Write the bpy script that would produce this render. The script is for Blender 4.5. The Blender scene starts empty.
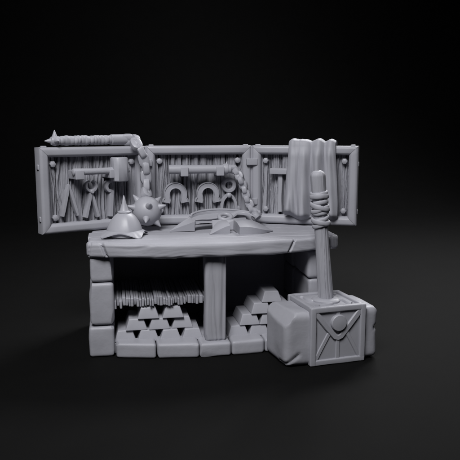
import bpy, bmesh, math, random
from mathutils import Vector, Matrix, noise

random.seed(7)
scene = bpy.context.scene
C = scene.collection
R = math.radians
Z0 = 1.03            # height of the bench top above the floor
PI = math.pi


# ------------------------------------------------------------------ materials
def resin(name, base, rough=0.52, grain=None, bump=0.12, scale=55.0, spec=0.35):
    m = bpy.data.materials.new(name)
    m.use_nodes = True
    nt = m.node_tree
    b = nt.nodes['Principled BSDF']
    b.inputs['Roughness'].default_value = rough
    b.inputs['Specular IOR Level'].default_value = spec
    tc = nt.nodes.new('ShaderNodeTexCoord')
    mp = nt.nodes.new('ShaderNodeMapping')
    nt.links.new(tc.outputs['Object'], mp.inputs['Vector'])
    if grain:
        mp.inputs['Scale'].default_value = grain
    n1 = nt.nodes.new('ShaderNodeTexNoise')
    n1.inputs['Scale'].default_value = 3.0
    n1.inputs['Detail'].default_value = 6.0
    nt.links.new(tc.outputs['Object'], n1.inputs['Vector'])
    rp = nt.nodes.new('ShaderNodeValToRGB')
    rp.color_ramp.elements[0].position = 0.3
    rp.color_ramp.elements[1].position = 0.7
    rp.color_ramp.elements[0].color = tuple(c * 0.94 for c in base) + (1,)
    rp.color_ramp.elements[1].color = tuple(c * 1.05 for c in base) + (1,)
    nt.links.new(n1.outputs['Fac'], rp.inputs['Fac'])
    nt.links.new(rp.outputs['Color'], b.inputs['Base Color'])
    n2 = nt.nodes.new('ShaderNodeTexNoise')
    n2.inputs['Scale'].default_value = scale
    n2.inputs['Detail'].default_value = 4.0
    nt.links.new(mp.outputs['Vector'], n2.inputs['Vector'])
    bp = nt.nodes.new('ShaderNodeBump')
    bp.inputs['Strength'].default_value = bump
    bp.inputs['Distance'].default_value = 0.01 if bump < 0.9 else 0.022
    nt.links.new(n2.outputs['Fac'], bp.inputs['Height'])
    nt.links.new(bp.outputs['Normal'], b.inputs['Normal'])
    return m


BASE = (0.318, 0.319, 0.357)
M_METAL = resin('resin_smooth', BASE, 0.42, None, 0.05, 40)
M_STONE = resin('resin_stone', BASE, 0.48, None, 0.16, 26)
M_WOODV = resin('resin_wood_upright', BASE, 0.55, (1, 1, 0.07), 0.30, 75)
M_WOODH = resin('resin_wood_level', BASE, 0.55, (0.07, 1, 1), 0.16, 60)
M_PLANK = resin('resin_plank', BASE, 0.6, (1, 1, 0.035), 1.0, 85, 0.2)
M_CLOTH = resin('resin_cloth', BASE, 0.60, None, 0.05, 70)
M_FLOOR = resin('dark_studio_floor', (0.0046, 0.0046, 0.0047), 0.8, None, 0.0, 30, 0.06)


# ------------------------------------------------------------------ helpers
WL = {}      # world location of every object (nothing is rotated)


def empty(name, loc, label, cat, group=None):
    o = bpy.data.objects.new(name, None)
    o.empty_display_size = 0.1
    C.objects.link(o)
    o.location = loc
    WL[o] = Vector(loc)
    tag(o, label, cat, group)
    return o


def tag(o, label=None, cat=None, group=None, kind=None):
    if label: o['label'] = label
    if cat: o['category'] = cat
    if group: o['group'] = group
    if kind: o['kind'] = kind
    return o


def obj(name, bm, mat, parent=None, sharp=38, base=False, smooth=True):
    """links the bmesh (vertices in world space) as one mesh object"""
    bmesh.ops.recalc_face_normals(bm, faces=bm.faces)
    me = bpy.data.meshes.new(name)
    vs = [v.co.copy() for v in bm.verts]
    lo = Vector([min(v[i] for v in vs) for i in range(3)])
    hi = Vector([max(v[i] for v in vs) for i in range(3)])
    c = (lo + hi) / 2
    if base: c.z = lo.z
    for v in bm.verts: v.co -= c
    bm.to_mesh(me)
    bm.free()
    for p in me.polygons: p.use_smooth = smooth
    if smooth and sharp < 180:
        me.set_sharp_from_angle(angle=R(sharp))
    me.materials.append(mat)
    o = bpy.data.objects.new(name, me)
    C.objects.link(o)
    WL[o] = c
    if parent:
        o.parent = parent
        o.location = c - WL[parent]
    else:
        o.location = c
    return o


def nz(p, f, s=0.0):
    return noise.noise(Vector((p[0] * f + s * 7.31, p[1] * f - s * 3.17, p[2] * f + s * 1.93)))


def axis_list(h, r, step):
    edge = [0, 0.12 * r, 0.35 * r, 0.65 * r, r]
    inner = 2 * (h - r)
    n = max(1, int(round(inner / step)))
    a = [-h + e for e in edge] + [-h + r + inner * i / n for i in range(1, n)] + [h - e for e in reversed(edge)]
    return a


def rbox(bm, c, d, r=0.02, step=0.06, M=None, amp=0.0, freq=4.0, seed=0.0, cuts=0, cutdepth=0.25, f=None, taper=None):
    """a box with rounded edges, optional hewn facets and surface noise; c centre, d size"""
    h = [x / 2 for x in d]
    r = min(r, min(h) * 0.95)
    ax = [axis_list(h[i], r, step) for i in range(3)]
    rnd = random.Random(seed * 13.7 + 1)
    planes = []
    for _ in range(cuts):
        n = Vector([rnd.choice((-1, 1)) * (rnd.random() + 0.15) for _ in range(3)])
        n[rnd.randrange(3)] *= 0.15
        n.normalize()
        corner = Vector([math.copysign(h[i], n[i]) for i in range(3)])
        k = corner.dot(n) - cutdepth * min(h) * (0.35 + 0.65 * rnd.random())
        planes.append((n, k))
    vd = {}

    def vert(p):
        key = tuple(round(x, 6) for x in p)
        if key in vd: return vd[key]
        P = Vector(p)
        inn = Vector([max(-(h[i] - r), min(h[i] - r, P[i])) for i in range(3)])
        dd = P - inn
        nrm = dd.normalized() if dd.length > 1e-9 else Vector((0, 0, 1))
        q = inn + nrm * r
        for n, k in planes:
            e = q.dot(n) - k
            if e > 0: q = q - n * e
        if amp:
            q = q + nrm * amp * (nz(q, freq, seed) + 0.5 * nz(q, freq * 2.3, seed + 5))
        if f: q = f(q, nrm)
        if taper: q = taper(q)
        q = (M @ q if M else q) + Vector(c)
        v = bm.verts.new(q)
        vd[key] = v
        return v
    for i in range(3):
        j, k = (i + 1) % 3, (i + 2) % 3
        for s in (-1, 1):
            for a in range(len(ax[j]) - 1):
                for b in range(len(ax[k]) - 1):
                    quad = []
                    for (aa, bb) in ((a, b), (a + 1, b), (a + 1, b + 1), (a, b + 1)):
                        p = [0, 0, 0]
                        p[i] = s * h[i]; p[j] = ax[j][aa]; p[k] = ax[k][bb]
                        quad.append(vert(p))
                    try: bm.faces.new(quad)
                    except ValueError: pass
    return bm


def frame_from(d, up=Vector((0, 0, 1))):
    d = Vector(d).normalized()
    if abs(d.dot(up)) > 0.98: up = Vector((1, 0, 0))
    x = up.cross(d).normalized()
    y = d.cross(x).normalized()
    return x, y, d


def lathe(bm, prof, base, axis=(0, 0, 1), n=28, fr=None, rfun=None):
    """revolves (radius, height) about an axis through base"""
    x, y, d = fr if fr else frame_from(axis)
    base = Vector(base)
    rings = []
    for (r, h) in prof:
        if r < 1e-6:
            rings.append([bm.verts.new(base + d * h)])
        else:
            ring = []
            for i in range(n):
                a = 2 * PI * i / n
                rr = r * (rfun(a, h) if rfun else 1.0)
                ring.append(bm.verts.new(base + d * h + x * rr * math.cos(a) + y * rr * math.sin(a)))
            rings.append(ring)
    for a, b in zip(rings[:-1], rings[1:]):
        if len(a) == 1 and len(b) == 1: continue
        for i in range(n):
            j = (i + 1) % n
            if len(a) == 1: bm.faces.new((a[0], b[i], b[j]))
            elif len(b) == 1: bm.faces.new((a[i], a[j], b[0]))
            else: bm.faces.new((a[i], a[j], b[j], b[i]))
    if len(rings[0]) > 1: bm.faces.new(list(reversed(rings[0])))
    if len(rings[-1]) > 1: bm.faces.new(rings[-1])
    return bm


def sweep(bm, pts, prof, nrm=None, closed=False, scales=None):
    """sweeps a closed profile [(a, b)] along pts; a along the side axis, b along nrm"""
    pts = [Vector(p) for p in pts]
    n = len(pts)
    rings = []
    for i, p in enumerate(pts):
        if closed: t = pts[(i + 1) % n] - pts[i - 1]
        else: t = pts[min(i + 1, n - 1)] - pts[max(i - 1, 0)]
        t.normalize()
        N = Vector(nrm) if nrm is not None else Vector((0, 0, 1))
        N = (N - t * N.dot(t))
        if N.length < 1e-3: N = Vector((1, 0, 0)) - t * t.x
        N.normalize()
        S = t.cross(N).normalized()
        s = scales[i] if scales else 1.0
        sa, sb = s if isinstance(s, tuple) else (s, s)
        rings.append([bm.verts.new(p + S * a * sa + N * b * sb) for a, b in prof])
    m = len(prof)
    rng = range(n if closed else n - 1)
    for i in rng:
        A, B = rings[i], rings[(i + 1) % n]
        for k in range(m):
            bm.faces.new((A[k], A[(k + 1) % m], B[(k + 1) % m], B[k]))
    if not closed:
        bm.faces.new(list(reversed(rings[0])))
        bm.faces.new(rings[-1])
    return bm


def circ(r, n=14, sq=1.0, rb=None):
    rb = rb or r
    out = []
    for i in range(n):
        a = 2 * PI * i / n
        ca, sa = math.cos(a), math.sin(a)
        out.append((r * math.copysign(abs(ca) ** sq, ca), rb * math.copysign(abs(sa) ** sq, sa)))
    return out


def smooth_path(pts, n=40):
    """Catmull-Rom through pts"""
    P = [Vector(p) for p in pts]
    P = [2 * P[0] - P[1]] + P + [2 * P[-1] - P[-2]]
    out = []
    seg = len(P) - 3
    for i in range(n + 1):
        t = i / n * seg
        k = min(int(t), seg - 1); u = t - k
        a, b, c, d = P[k:k + 4]
        out.append(0.5 * ((2 * b) + (c - a) * u + (2 * a - 5 * b + 4 * c - d) * u * u + (3 * b - 3 * c + d - a) * u ** 3))
    return out


def hull(bm, pts):
    vs = [bm.verts.new(Vector(p)) for p in pts]
    r = bmesh.ops.convex_hull(bm, input=vs)
    for v in [g for g in r['geom_interior'] if isinstance(g, bmesh.types.BMVert)]:
        if v.is_valid: bm.verts.remove(v)
    return bm


def bevel(bm, w=0.008, seg=2):
    bmesh.ops.bevel(bm, geom=[e for e in bm.edges if e.calc_face_angle(0) > 0.2], offset=w, segments=seg, profile=0.6, affect='EDGES')
    return bm


def grain(u, v, seed, fu=34.0, fv=1.6, warp=1.3):
    """carved wood: long wavy grooves across u, running along v; about -1 .. 0.2"""
    w = u * fu + warp * noise.noise(Vector((u * 5.0, v * 2.2, seed))) * 2.0
    a = noise.noise(Vector((w, v * fv, seed * 3.3)))
    b = noise.noise(Vector((w * 2.3, v * fv * 1.5, seed * 5.1 + 9)))
    g = -max(0.0, a - 0.05) * 1.7 + 0.25 * b
    return g


def deep_grain(u, v, seed, fu, fv, warp):
    w = u * fu + warp * noise.noise(Vector((u * 5.0, v * 2.2, seed))) * 2.0
    a = noise.noise(Vector((w, v * fv, seed * 3.3)))
    b = noise.noise(Vector((w * 2.1, v * fv * 1.4, seed * 5.1 + 9)))
    return -sm(0.0, 1.0, max(0.0, a - 0.08) * 4.0) - 0.35 * sm(0.0, 0.3, b - 0.10)


def sm(a, b, x):
    t = max(0.0, min(1.0, (x - a) / (b - a)))
    return t * t * (3 - 2 * t)


def up(p, dz=Z0):
    return Vector((p[0], p[1], p[2] + dz))


# ------------------------------------------------------------------ setting: floor sweeping up into a backdrop
def build_floor():
    bm = bmesh.new()
    prof = [(-16, 0)] + [(-16 + 22.5 * i / 12, 0) for i in range(1, 13)]
    rad = 10.0
    for i in range(1, 19):
        a = PI / 2 * i / 18
        prof.append((6.5 + rad * math.sin(a), rad - rad * math.cos(a)))
    prof.append((16.5, 18.0))
    xs = (-22, -8, 0, 8, 24)
    rows = [[bm.verts.new((x, y, z)) for x in xs] for y, z in prof]
    for a, b in zip(rows[:-1], rows[1:]):
        for i in range(len(xs) - 1):
            bm.faces.new((a[i], a[i + 1], b[i + 1], b[i]))
    o = obj('floor', bm, M_FLOOR, None, 180)
    tag(o, kind='structure')
    # make sure normals look up / to the viewer
    if o.data.polygons[0].normal.z < 0: o.data.flip_normals()


build_floor()

# ------------------------------------------------------------------ the workbench
bench = empty('workbench', (0, -0.5, 0), 'long stone forge bench with rough plank top, wooden post and two open bays', 'workbench')


def yfront(x):           # bowed front of the bench
    return -1.125 + 0.19 * (x / 1.1) ** 2


CRACKS = [(-0.985, 0.35, 0.022, 0.03), (0.715, -0.5, 0.016, 0.03), (1.085, 0.1, 0.02, 0.024), (-1.075, -.15, .014, .014)]


def plank(bm, x0, x1, yf, yb, z0, z1, r, seed, cracks=(), wob=0.012, ends=0.0):
    """a level board whose front and back edges follow yf(x), yb(x)"""
    n = int((x1 - x0) / 0.0125)
    xs = [x0 + (x1 - x0) * i / n for i in range(n + 1)]
    xs = [x0 + 0.004, ] + xs[1:-1] + [x1 - 0.004]
    rings = []
    for x in xs:
        e = min(x - x0, x1 - x)
        ins = 0.0
        if e < r: ins = r - math.sqrt(max(0, r * r - (r - e) ** 2))
        ya, yb_, za, zb = yf(x) + ins, yb(x) - ins * 0.3, z0 + ins, z1 - ins
        yc = (ya + yb_) / 2
        pts = []
        # ring: start back-top, forward on the top, down the front, back along the bottom
        nt = max(6, int((yb_ - ya) / 0.02))
        for i in range(nt + 1): pts.append((yb_ - (yb_ - ya - r) * i / nt, zb, 0, 1))
        for i in range(1, 6):
            a = PI / 2 * i / 6
            pts.append((ya + r - r * math.sin(a), zb - r + r * math.cos(a), -math.sin(a), math.cos(a)))
        for i in range(7): pts.append((ya, zb - r - (zb - za - 2 * r) * i / 6, -1, 0))
        for i in range(1, 6):
            a = PI / 2 * i / 6
            pts.append((ya + r - r * math.cos(a), za + r - r * math.sin(a), -math.cos(a), -math.sin(a)))
        for i in range(7): pts.append((ya + r + (yb_ - ya - r) * i / 6, za, 0, -1))
        ring = []
        for (y, z, ny, nzz) in pts:
            g = grain((y * 0.9 + z * 1.1), x, seed, 26, 1.1, 1.0)
            dsp = 0.0055 * g
            dsp += wob * noise.noise(Vector((x * 3.1, y * 2.0, z * 4 + seed * 2)))
            if ny < -0.3:
                dsp += 0.012 * noise.noise(Vector((x * 6.0, z * 5, seed + 4)))
                if nzz < -0.2: dsp += 0.012 * noise.noise(Vector((x * 7.0, 3.3, seed)))
            for (cx, sl, w, dep) in cracks:
                if y < ya + 0.09:
                    q = abs(x - (cx + sl * (z1 - z)))
                    if q < w: dsp -= dep * (1 - q / w) * (1.0 if ny < -0.5 else 0.6 * sm(0.09, 0.0, y - ya))
            ring.append(bm.verts.new((x, y + ny * dsp, z + nzz * dsp)))
        rings.append(ring)
    m = len(rings[0])
    rr = []
    mm = min(len(k) for k in rings)
    for a, b in zip(rings[:-1], rings[1:]):
        if len(a) == len(b):
            for k in range(m if len(a) == m else len(a)):
                kk = (k + 1) % len(a)
                bm.faces.new((a[k], a[kk], b[kk], b[k]))
    bm.faces.new(rings[0]); bm.faces.new(list(reversed(rings[-1])))


def plank_fixed(bm, x0, x1, yf, yb, z0, z1, r, seed, cracks=(), wob=0.012):
    # constant ring resolution: use the widest extent once
    global _nt
    plank(bm, x0, x1, yf, yb, z0, z1, r, seed, cracks, wob)


bm = bmesh.new()
# keep ring counts equal by giving every board a constant or gently varying width
def const(v): return lambda x: v
_maxf = {}
def front_plank(bm):
    x0, x1 = -1.115, 1.180
    n = 420
    r = 0.03
    z0, z1 = Z0 - 0.128, Z0
    rings = []
    for i in range(n + 1):
        x = x0 + (x1 - x0) * i / n
        if i == 0: x += 0.003
        if i == n: x -= 0.003
        e = min(x - x0, x1 - x)
        re = 0.04
        ins = re - math.sqrt(max(0, re * re - (re - e) ** 2)) if e < re else 0.0
        ya = yfront(x) + ins + 0.010 * noise.noise(Vector((x * 2.5, 0.5, 1.5)))
        yb = -0.86
        za, zb = z0 + ins * 0.5 + 0.007 * noise.noise(Vector((x * 4.5, 7.7, 0))), z1 - ins * 0.6
        pts = []
        for k in range(13): pts.append((yb - (yb - ya - r) * k / 12, zb, 0, 1))
        for k in range(1, 6):
            a = PI / 2 * k / 6
            pts.append((ya + r - r * math.sin(a), zb - r + r * math.cos(a), -math.sin(a), math.cos(a)))
        for k in range(9): pts.append((ya, zb - r - (zb - za - 2 * r) * k / 8, -1, 0))
        for k in range(1, 6):
            a = PI / 2 * k / 6
            pts.append((ya + r - r * math.cos(a), za + r - r * math.sin(a), -math.cos(a), -math.sin(a)))
        for k in range(7): pts.append((ya + r + (yb - ya - r) * k / 6, za, 0, -1))
        ring = []
        for (y, z, ny, nzz) in pts:
            g = grain(y * 0.9 + z * 1.1, x, 3.0, 26, 1.0, 1.0)
            dsp = 0.0045 * g + 0.008 * noise.noise(Vector((x * 3.1, y * 2.0, z * 4 + 6)))
            if ny < -0.3: dsp += 0.008 * noise.noise(Vector((x * 5.0, z * 6, 4)))
            for (cx, sl, w, dep) in CRACKS:
                q = abs(x - (cx + sl * (z1 - z)))
                if q < w:
                    if ny < -0.5: dsp -= dep * (1 - q / w)
                    elif nzz > 0.5: dsp -= dep * 0.7 * (1 - q / w) * sm(0.10, 0.0, y - ya)
            ring.append(bm.verts.new((x, y + ny * dsp, z + nzz * dsp)))
        rings.append(ring)
    m = len(rings[0])
    for a, b in zip(rings[:-1], rings[1:]):
        for k in range(m):
            kk = (k + 1) % m
            bm.faces.new((a[k], a[kk], b[kk], b[k]))
    bm.faces.new(rings[0]); bm.faces.new(list(reversed(rings[-1])))


front_plank(bm)
plank(bm, -1.10, 1.165, const(-0.853), const(-0.615), Z0 - 0.12, Z0 + 0.004, 0.022, 5, (), 0.008)
plank(bm, -1.12, 1.145, const(-0.608), const(-0.345), Z0 - 0.12, Z0 - 0.003, 0.022, 8, (), 0.008)
plank(bm, -1.09, 1.16, const(-0.338), const(0.14), Z0 - 0.12, Z0 - 0.004, 0.022, 11, (), 0.002)
obj('tabletop', bm, M_WOODH, bench, 50)


def stone(parent, x0, x1, y0, y1, z0, z1, seed, r=0.028, cuts=5, amp=0.007, label=None, f=None):
    bm = bmesh.new()
    rbox(bm, ((x0 + x1) / 2, (y0 + y1) / 2, (z0 + z1) / 2), (x1 - x0, y1 - y0, z1 - z0), r, 0.021, None, amp, 3.5, seed, cuts + 3, 0.30, f)
    return obj('stone_block', bm, M_STONE, parent, 28)


def core(name, x0, x1, y0, y1, z0, z1, mat=M_STONE, r=0.01):
    bm = bmesh.new()
    rbox(bm, ((x0 + x1) / 2, (y0 + y1) / 2, (z0 + z1) / 2), (x1 - x0, y1 - y0, z1 - z0), r, 0.15, None, 0.003, 4, 2)
    return obj(name, bm, mat, bench, 50)


# side walls: three long courses each, their ends are the stacked stones seen left and right
wl = core('side_wall', -1.07, -0.915, -0.86, 0.08, 0.02, Z0 - 0.13)
for (z0, z1, a, b, yf, sd) in ((0.0, 0.278, -1.115, -0.893, -0.935, 1), (0.286, 0.668, -1.10, -0.89, -0.92, 2), (0.676, Z0 - 0.128, -1.088, -0.888, -0.915, 3)):
    stone(wl, a, b, yf, -0.42, z0, z1, sd + 0.3, 0.03, 6)
    stone(wl, a, b, -0.415, 0.1, z0, z1, sd + 20.3, 0.03, 6)
wr = core('side_wall', 0.915, 1.06, -0.86, 0.08, 0.02, Z0 - 0.13)
for (z0, z1, a, b, yf, sd) in ((0.0, 0.30, 0.885, 1.10, -0.935, 4), (0.308, 0.625, 0.89, 1.085, -0.92, 5), (0.633, Z0 - 0.128, 0.88, 1.09, -0.915, 6)):
    stone(wr, a, b, yf, -0.40, z0, z1, sd + 0.3, 0.03, 6)
    stone(wr, a, b, -0.395, 0.1, z0, z1, sd + 20.3, 0.03, 6)
# plinth under the bays: a row of stones following the bowed front
pl = core('plinth', -0.905, 0.90, -0.88, 0.06, 0.01, 0.108)
seams = [-0.888, -0.532, -0.158, 0.128, 0.436, 0.70, 0.882]
for i in range(6):
    a, b = seams[i] + 0.004, seams[i + 1] - 0.004
    xc = (a + b) / 2
    ya, yb = yfront(a), yfront(b)
    sl = (yb - ya) / (b - a)
    def bow(q, n, sl=sl): return q + Vector((0, sl * q.x, 0))
    stone(pl, a, b, (ya + yb) / 2 + 0.015, -0.84 + 0.0, 0.0, (0.138, 0.135, 0.128, 0.13, 0.126, 0.13)[i], 31 + i * 1.7, 0.026, 4, 0.005, None, bow)
# back wall of the bays
bw = core('back_wall', -0.91, 0.91, -0.06, 0.08, 0.11, Z0 - 0.13)
# divider board behind the post and the post itself
bm = bmesh.new()
rbox(bm, (0.0, -0.50, 0.5), (0.07, 0.84, Z0 - 0.13 - 0.115 - 0.01), 0.012, 0.06)
obj('divider', bm, M_WOODV, bench, 50)


def post_f(q, n):
    a = math.atan2(q.y, q.x)
    u = q.x + q.y * 0.7
    g = grain(u, q.z, 14.0, 26, 1.2, 1.4)
    return q + Vector((n.x, n.y, 0)) * (0.014 * g + 0.006 * nz(q, 3, 4))


bm = bmesh.new()
def grid_box(bm, c, d, r, step, f):
    rbox(bm, c, d, r, step, None, 0, 4, 0, 0, 0, f)
grid_box(bm, (-0.003, -0.968, 0.122 + (Z0 - 0.128 - 0.122) / 2), (0.19, 0.15, Z0 - 0.128 - 0.122), 0.028, 0.008, post_f)
obj('post', bm, M_WOODV, bench, 60)

# shelf of rough narrow slats in the left bay, their ends ragged
bm = bmesh.new()
rs = random.Random(4)
x = -0.892
while x < -0.06:
    w = rs.uniform(0.018, 0.034)
    x1 = min(x + w, -0.045)
    yf = -0.855 + rs.uniform(-0.04, 0.03)
    zt = 0.502 + rs.uniform(-0.016, 0.012)
    zb = 0.420 + rs.uniform(-0.004, 0.02)
    tilt = rs.uniform(-0.05, 0.05)
    def ft(q, n, t=tilt): return q + Vector((t * q.z, 0, 0))
    rbox(bm, ((x + x1) / 2, (yf - 0.12) / 2, (zt + zb) / 2), (x1 - x - 0.003, -0.12 - yf, zt - zb), 0.006, 0.08, None, 0.003, 14, x, 2, 0.4, ft)
    x = x1
obj('shelf', bm, M_WOODH, bench, 40)

# ------------------------------------------------------------------ ingots
IL, IW, IT, IH = 0.36, 0.196, 0.128, 0.098


def ingot_mesh(mat):
    bm = bmesh.new()
    def tp(q):
        k = 1 - (1 - IT / IW) * (q.z + IH / 2) / IH
        ky = 1 - 0.16 * (q.z + IH / 2) / IH
        return Vector((q.x * k, q.y * ky, q.z))
    rbox(bm, (0, 0, IH / 2), (IW, IL, IH), 0.008, 0.05, None, 0.0015, 6, 3, 0, 0, None, tp)
    return obj('ingot', bm, mat, None, 40, base=True)


proto = ingot_mesh(M_METAL)
ORD = {1: ['only'], 2: ['left', 'right'], 3: ['left', 'middle', 'right'], 4: ['far left', 'second from left', 'second from right', 'far right']}
ROW = ['bottom', 'second', 'third', 'top']
first = True
ri = random.Random(9)


def place_ingot(x, y, z, label, group, rz):
    global first
    if first: o = proto; first = False
    else:
        o = proto.copy(); C.objects.link(o)
    o.location = (x, y, z)
    o.rotation_euler = (0, 0, rz)
    tag(o, label, 'ingot', group)


for row, n, xs0, st in ((0, 4, -0.800, 0.201), (1, 3, -0.700, 0.208), (2, 2, -0.588, 0.222)):
    for k in range(n):
        nm = {0: 'bottom row', 1: 'middle row', 2: 'top row'}[row]
        place_ingot(xs0 + st * k, -0.70 - 0.02 * k * (row == 0) + ri.uniform(-.008, .008), 0.1115 + row * (IH + 0.002),
                    f'plain metal ingot in left bay, {nm} of stack, {ORD[n][k]} one', 'ingots stacked in the left bay', ri.uniform(-.02, .02))
for row, n in ((0, 4), (1, 3), (2, 2), (3, 1)):
    for k in range(n):
        nm = ROW[row] + ' row'
        pos = ORD[n][k] + ' one' if n > 1 else 'alone on its peak'
        place_ingot(0.225 + 0.113 * row * 0.97 + 0.19 * k * 1.03, -0.74 + 0.012 * row + ri.uniform(-.008, .008), 0.1115 + row * (IH + 0.002),
                    f'plain metal ingot in right bay, {nm} of stack, {pos}', 'ingots stacked in the right bay', ri.uniform(-.02, .02))

# ------------------------------------------------------------------ folding tool board behind the bench top
PW, PH, TH, FB = 1.08, 0.802, 0.444, 0.09
cT, sT = math.cos(TH), math.sin(TH)


class Pan:
    def __init__(s, o, u, n):
        s.o, s.u, s.n = Vector(o), Vector(u), Vector(n)
    def __call__(s, u, z, d=0.0):
        return s.o + s.u * u + s.n * d + Vector((0, 0, z))
    def mat(s):
        return Matrix((s.u, s.n, Vector((0, 0, 1)))).transposed()


ZB = Z0 + 0.004
PL = Pan((-PW / 2 - PW * cT, -PW * sT, ZB), (cT, sT, 0), (sT, -cT, 0))
PC = Pan((-PW / 2, 0, ZB), (1, 0, 0), (0, -1, 0))
PR = Pan((PW / 2, 0, ZB), (cT, -sT, 0), (-sT, -cT, 0))
board = empty('tool_board', (0, 0.03, ZB), 'folding three-panel wooden tool board standing along the back of the bench top', 'tool board')
DP = -0.074      # plank face lies this far behind the frame's front


def panel(P, seed):
    rnd = random.Random(seed)
    u0, u1, z0, z1 = FB - 0.012, PW - FB + 0.012, FB - 0.012, PH - FB + 0.012
    # plank seams
    sms = [u0]
    while sms[-1] < u1 - 0.12: sms.append(sms[-1] + rnd.uniform(0.085, 0.15))
    sms.append(u1 + 0.01)
    offs = [rnd.uniform(-0.010, 0.008) for _ in sms]
    nu, nv = 560, 44
    bm = bmesh.new()
    rows = []
    knots = [(rnd.uniform(0.15, 0.95), rnd.uniform(0.15, 0.65)) for _ in range(5)]
    for j in range(nv + 1):
        z = z0 + (z1 - z0) * j / nv
        row = []
        for i in range(nu + 1):
            u = u0 + (u1 - u0) * i / nu
            k = 0
            wav = 0.006 * noise.noise(Vector((z * 3, seed, u * 2)))
            while k < len(sms) - 2 and u + wav > sms[k + 1]: k += 1
            e = min(abs(u + wav - sms[k]), abs(u + wav - sms[k + 1]))
            d = DP + offs[k]
            d -= 0.034 * sm(0.012, 0.0, e)
            uu = u
            for (ku, kz) in knots:
                q = math.hypot((u - ku) * 2.2, (z - kz) * 0.8)
                uu += 0.020 * math.exp(-(q / 0.09) ** 2) * math.copysign(1, u - ku) * min(1, abs(u - ku) / 0.02)
            d += 0.024 * deep_grain(uu, z, seed + k * 2.7, 52, 0.8, 1.2)
            d = max(d, -0.126)
            row.append(bm.verts.new(P(u, z, d)))
        rows.append(row)
    for a, b in zip(rows[:-1], rows[1:]):
        for i in range(nu): bm.faces.new((a[i], a[i + 1], b[i + 1], b[i]))
    # back skin
    q = [bm.verts.new(P(u, z, -0.134)) for u, z in ((u0, z0), (u1, z0), (u1, z1), (u0, z1))]
    bm.faces.new(q)
    rim = rows[0] + [r[-1] for r in rows[1:]] + list(reversed(rows[-1][:-1])) + [r[0] for r in reversed(rows[1:-1])]
    n = len(rim)
    bl = [bm.verts.new(v.co + (P.n * (-0.134 - (v.co - P.o).dot(P.n)))) for v in rim]
    for i in range(n):
        bm.faces.new((rim[i], rim[(i + 1) % n], bl[(i + 1) % n], bl[i]))
    pan = obj('panel', bm, M_PLANK, board, 55)
    # mitred frame: four chamfered rails with a hairline at each mitre
    bm = bmesh.new()
    prof = [(0.0, -0.135), (0.0, -0.020), (0.005, -0.010), (0.020, -0.001), (0.028, 0.0), (0.062, 0.0), (0.070, -0.002), (0.086, -0.022), (0.09, -0.03), (0.09, -0.135)]
    g = 0.0035
    cs = [(0, 0), (PW, 0), (PW, PH), (0, PH)]
    for k in range(4):
        A, B = Vector(cs[k]), Vector(cs[(k + 1) % 4])
        t = (B - A).normalized(); nin = Vector((-t.y, t.x))
        L = (B - A).length
        ringsl = []
        n = 26
        for i in range(n + 1):
            ring = []
            for (w, d) in prof:
                s0, s1 = w + g, L - w - g
                s = s0 + (s1 - s0) * i / n
                p = A + t * s + nin * (w + 0.002)
                dd = d + (0.0035 * noise.noise(Vector((p.x * 4, p.y * 4, seed + k))) if d > -0.05 else 0)
                if i in (0, n) and d > -0.05: dd -= 0.004
                ring.append(bm.verts.new(P(p.x, p.y, dd)))
            ringsl.append(ring)
        for a, b in zip(ringsl[:-1], ringsl[1:]):
            for i in range(len(prof)):
                j = (i + 1) % len(prof)
                bm.faces.new((a[i], a[j], b[j], b[i]))
        bm.faces.new(ringsl[0]); bm.faces.new(list(reversed(ringsl[-1])))
    obj('frame', bm, M_METAL, pan, 40)
    # round-headed bolts in the corners
    for (u, z) in ((0.137, 0.646), (PW - 0.137, 0.648), (0.142, 0.145), (PW - 0.137, 0.148)):
        bm = bmesh.new()
        lathe(bm, [(0.031, 0), (0.031, 0.034), (0.027, 0.042), (0.012, 0.048), (0, 0.049)], P(u, z, DP - 0.008), P.n, 6 if seed != 2 else 8)
        bevel(bm, 0.003, 1)
        obj('bolt', bm, M_METAL, pan, 30)
    # small studs on the top rail and the outer edges
    for u in (0.055, PW - 0.055):
        bm = bmesh.new()
        rbox(bm, P(u, PH + 0.001, -0.05), (0.05, 0.05, 0.022), 0.009, 0.02, P.mat())
        obj('stud', bm, M_METAL, pan, 40)
    return pan


panL = panel(PL, 1)
panC = panel(PC, 2)
panR = panel(PR, 3)
for P, pan, uo, sg in ((PL, panL, 0.0, -1), (PR, panR, PW, 1)):
    for z in (0.62, 0.14):
        bm = bmesh.new()
        rbox(bm, P(uo - sg * 0.004, z, -0.06), (0.022, 0.045, 0.05), 0.009, 0.02, P.mat())
        obj('stud', bm, M_METAL, pan, 40)
# hinge posts closing the two folds
for sx in (-1, 1):
    bm = bmesh.new()
    lathe(bm, [(0.034, 0.004), (0.034, PH - 0.012), (0.026, PH - 0.004)], (sx * PW / 2, 0.046, ZB), (0, 0, 1), 16)
    obj('hinge', bm, M_METAL, board, 40)
# flat clasps across the two folds
for sx in (-1, 1):
    for z in (0.635, 0.225):
        bm = bmesh.new()
        rbox(bm, (sx * PW / 2, -0.012, ZB + z), (0.115, 0.05, 0.068), 0.007, 0.03, None, 0.001, 9, z)
        obj('clasp', bm, M_METAL, board, 40)


def bracket(P, pan, u, z, w, h, d1):
    bm = bmesh.new()
    rbox(bm, P(u, z, (DP + d1) / 2 - 0.01), (w, d1 - DP + 0.02, h), 0.007, 0.03, P.mat(), 0.001, 9, u)
    obj('bracket', bm, M_METAL, pan, 40)


# pegs that carry the hammer (left) and the bar (middle)
bracket(PL, panL, 0.340, 0.545, 0.084, 0.084, 0.098)
bracket(PL, panL, 0.676, 0.545, 0.068, 0.084, 0.098)
bracket(PC, panC, 0.374, 0.546, 0.076, 0.092, 0.124)
bracket(PC, panC, 0.735, 0.548, 0.078, 0.092, 0.124)
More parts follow.
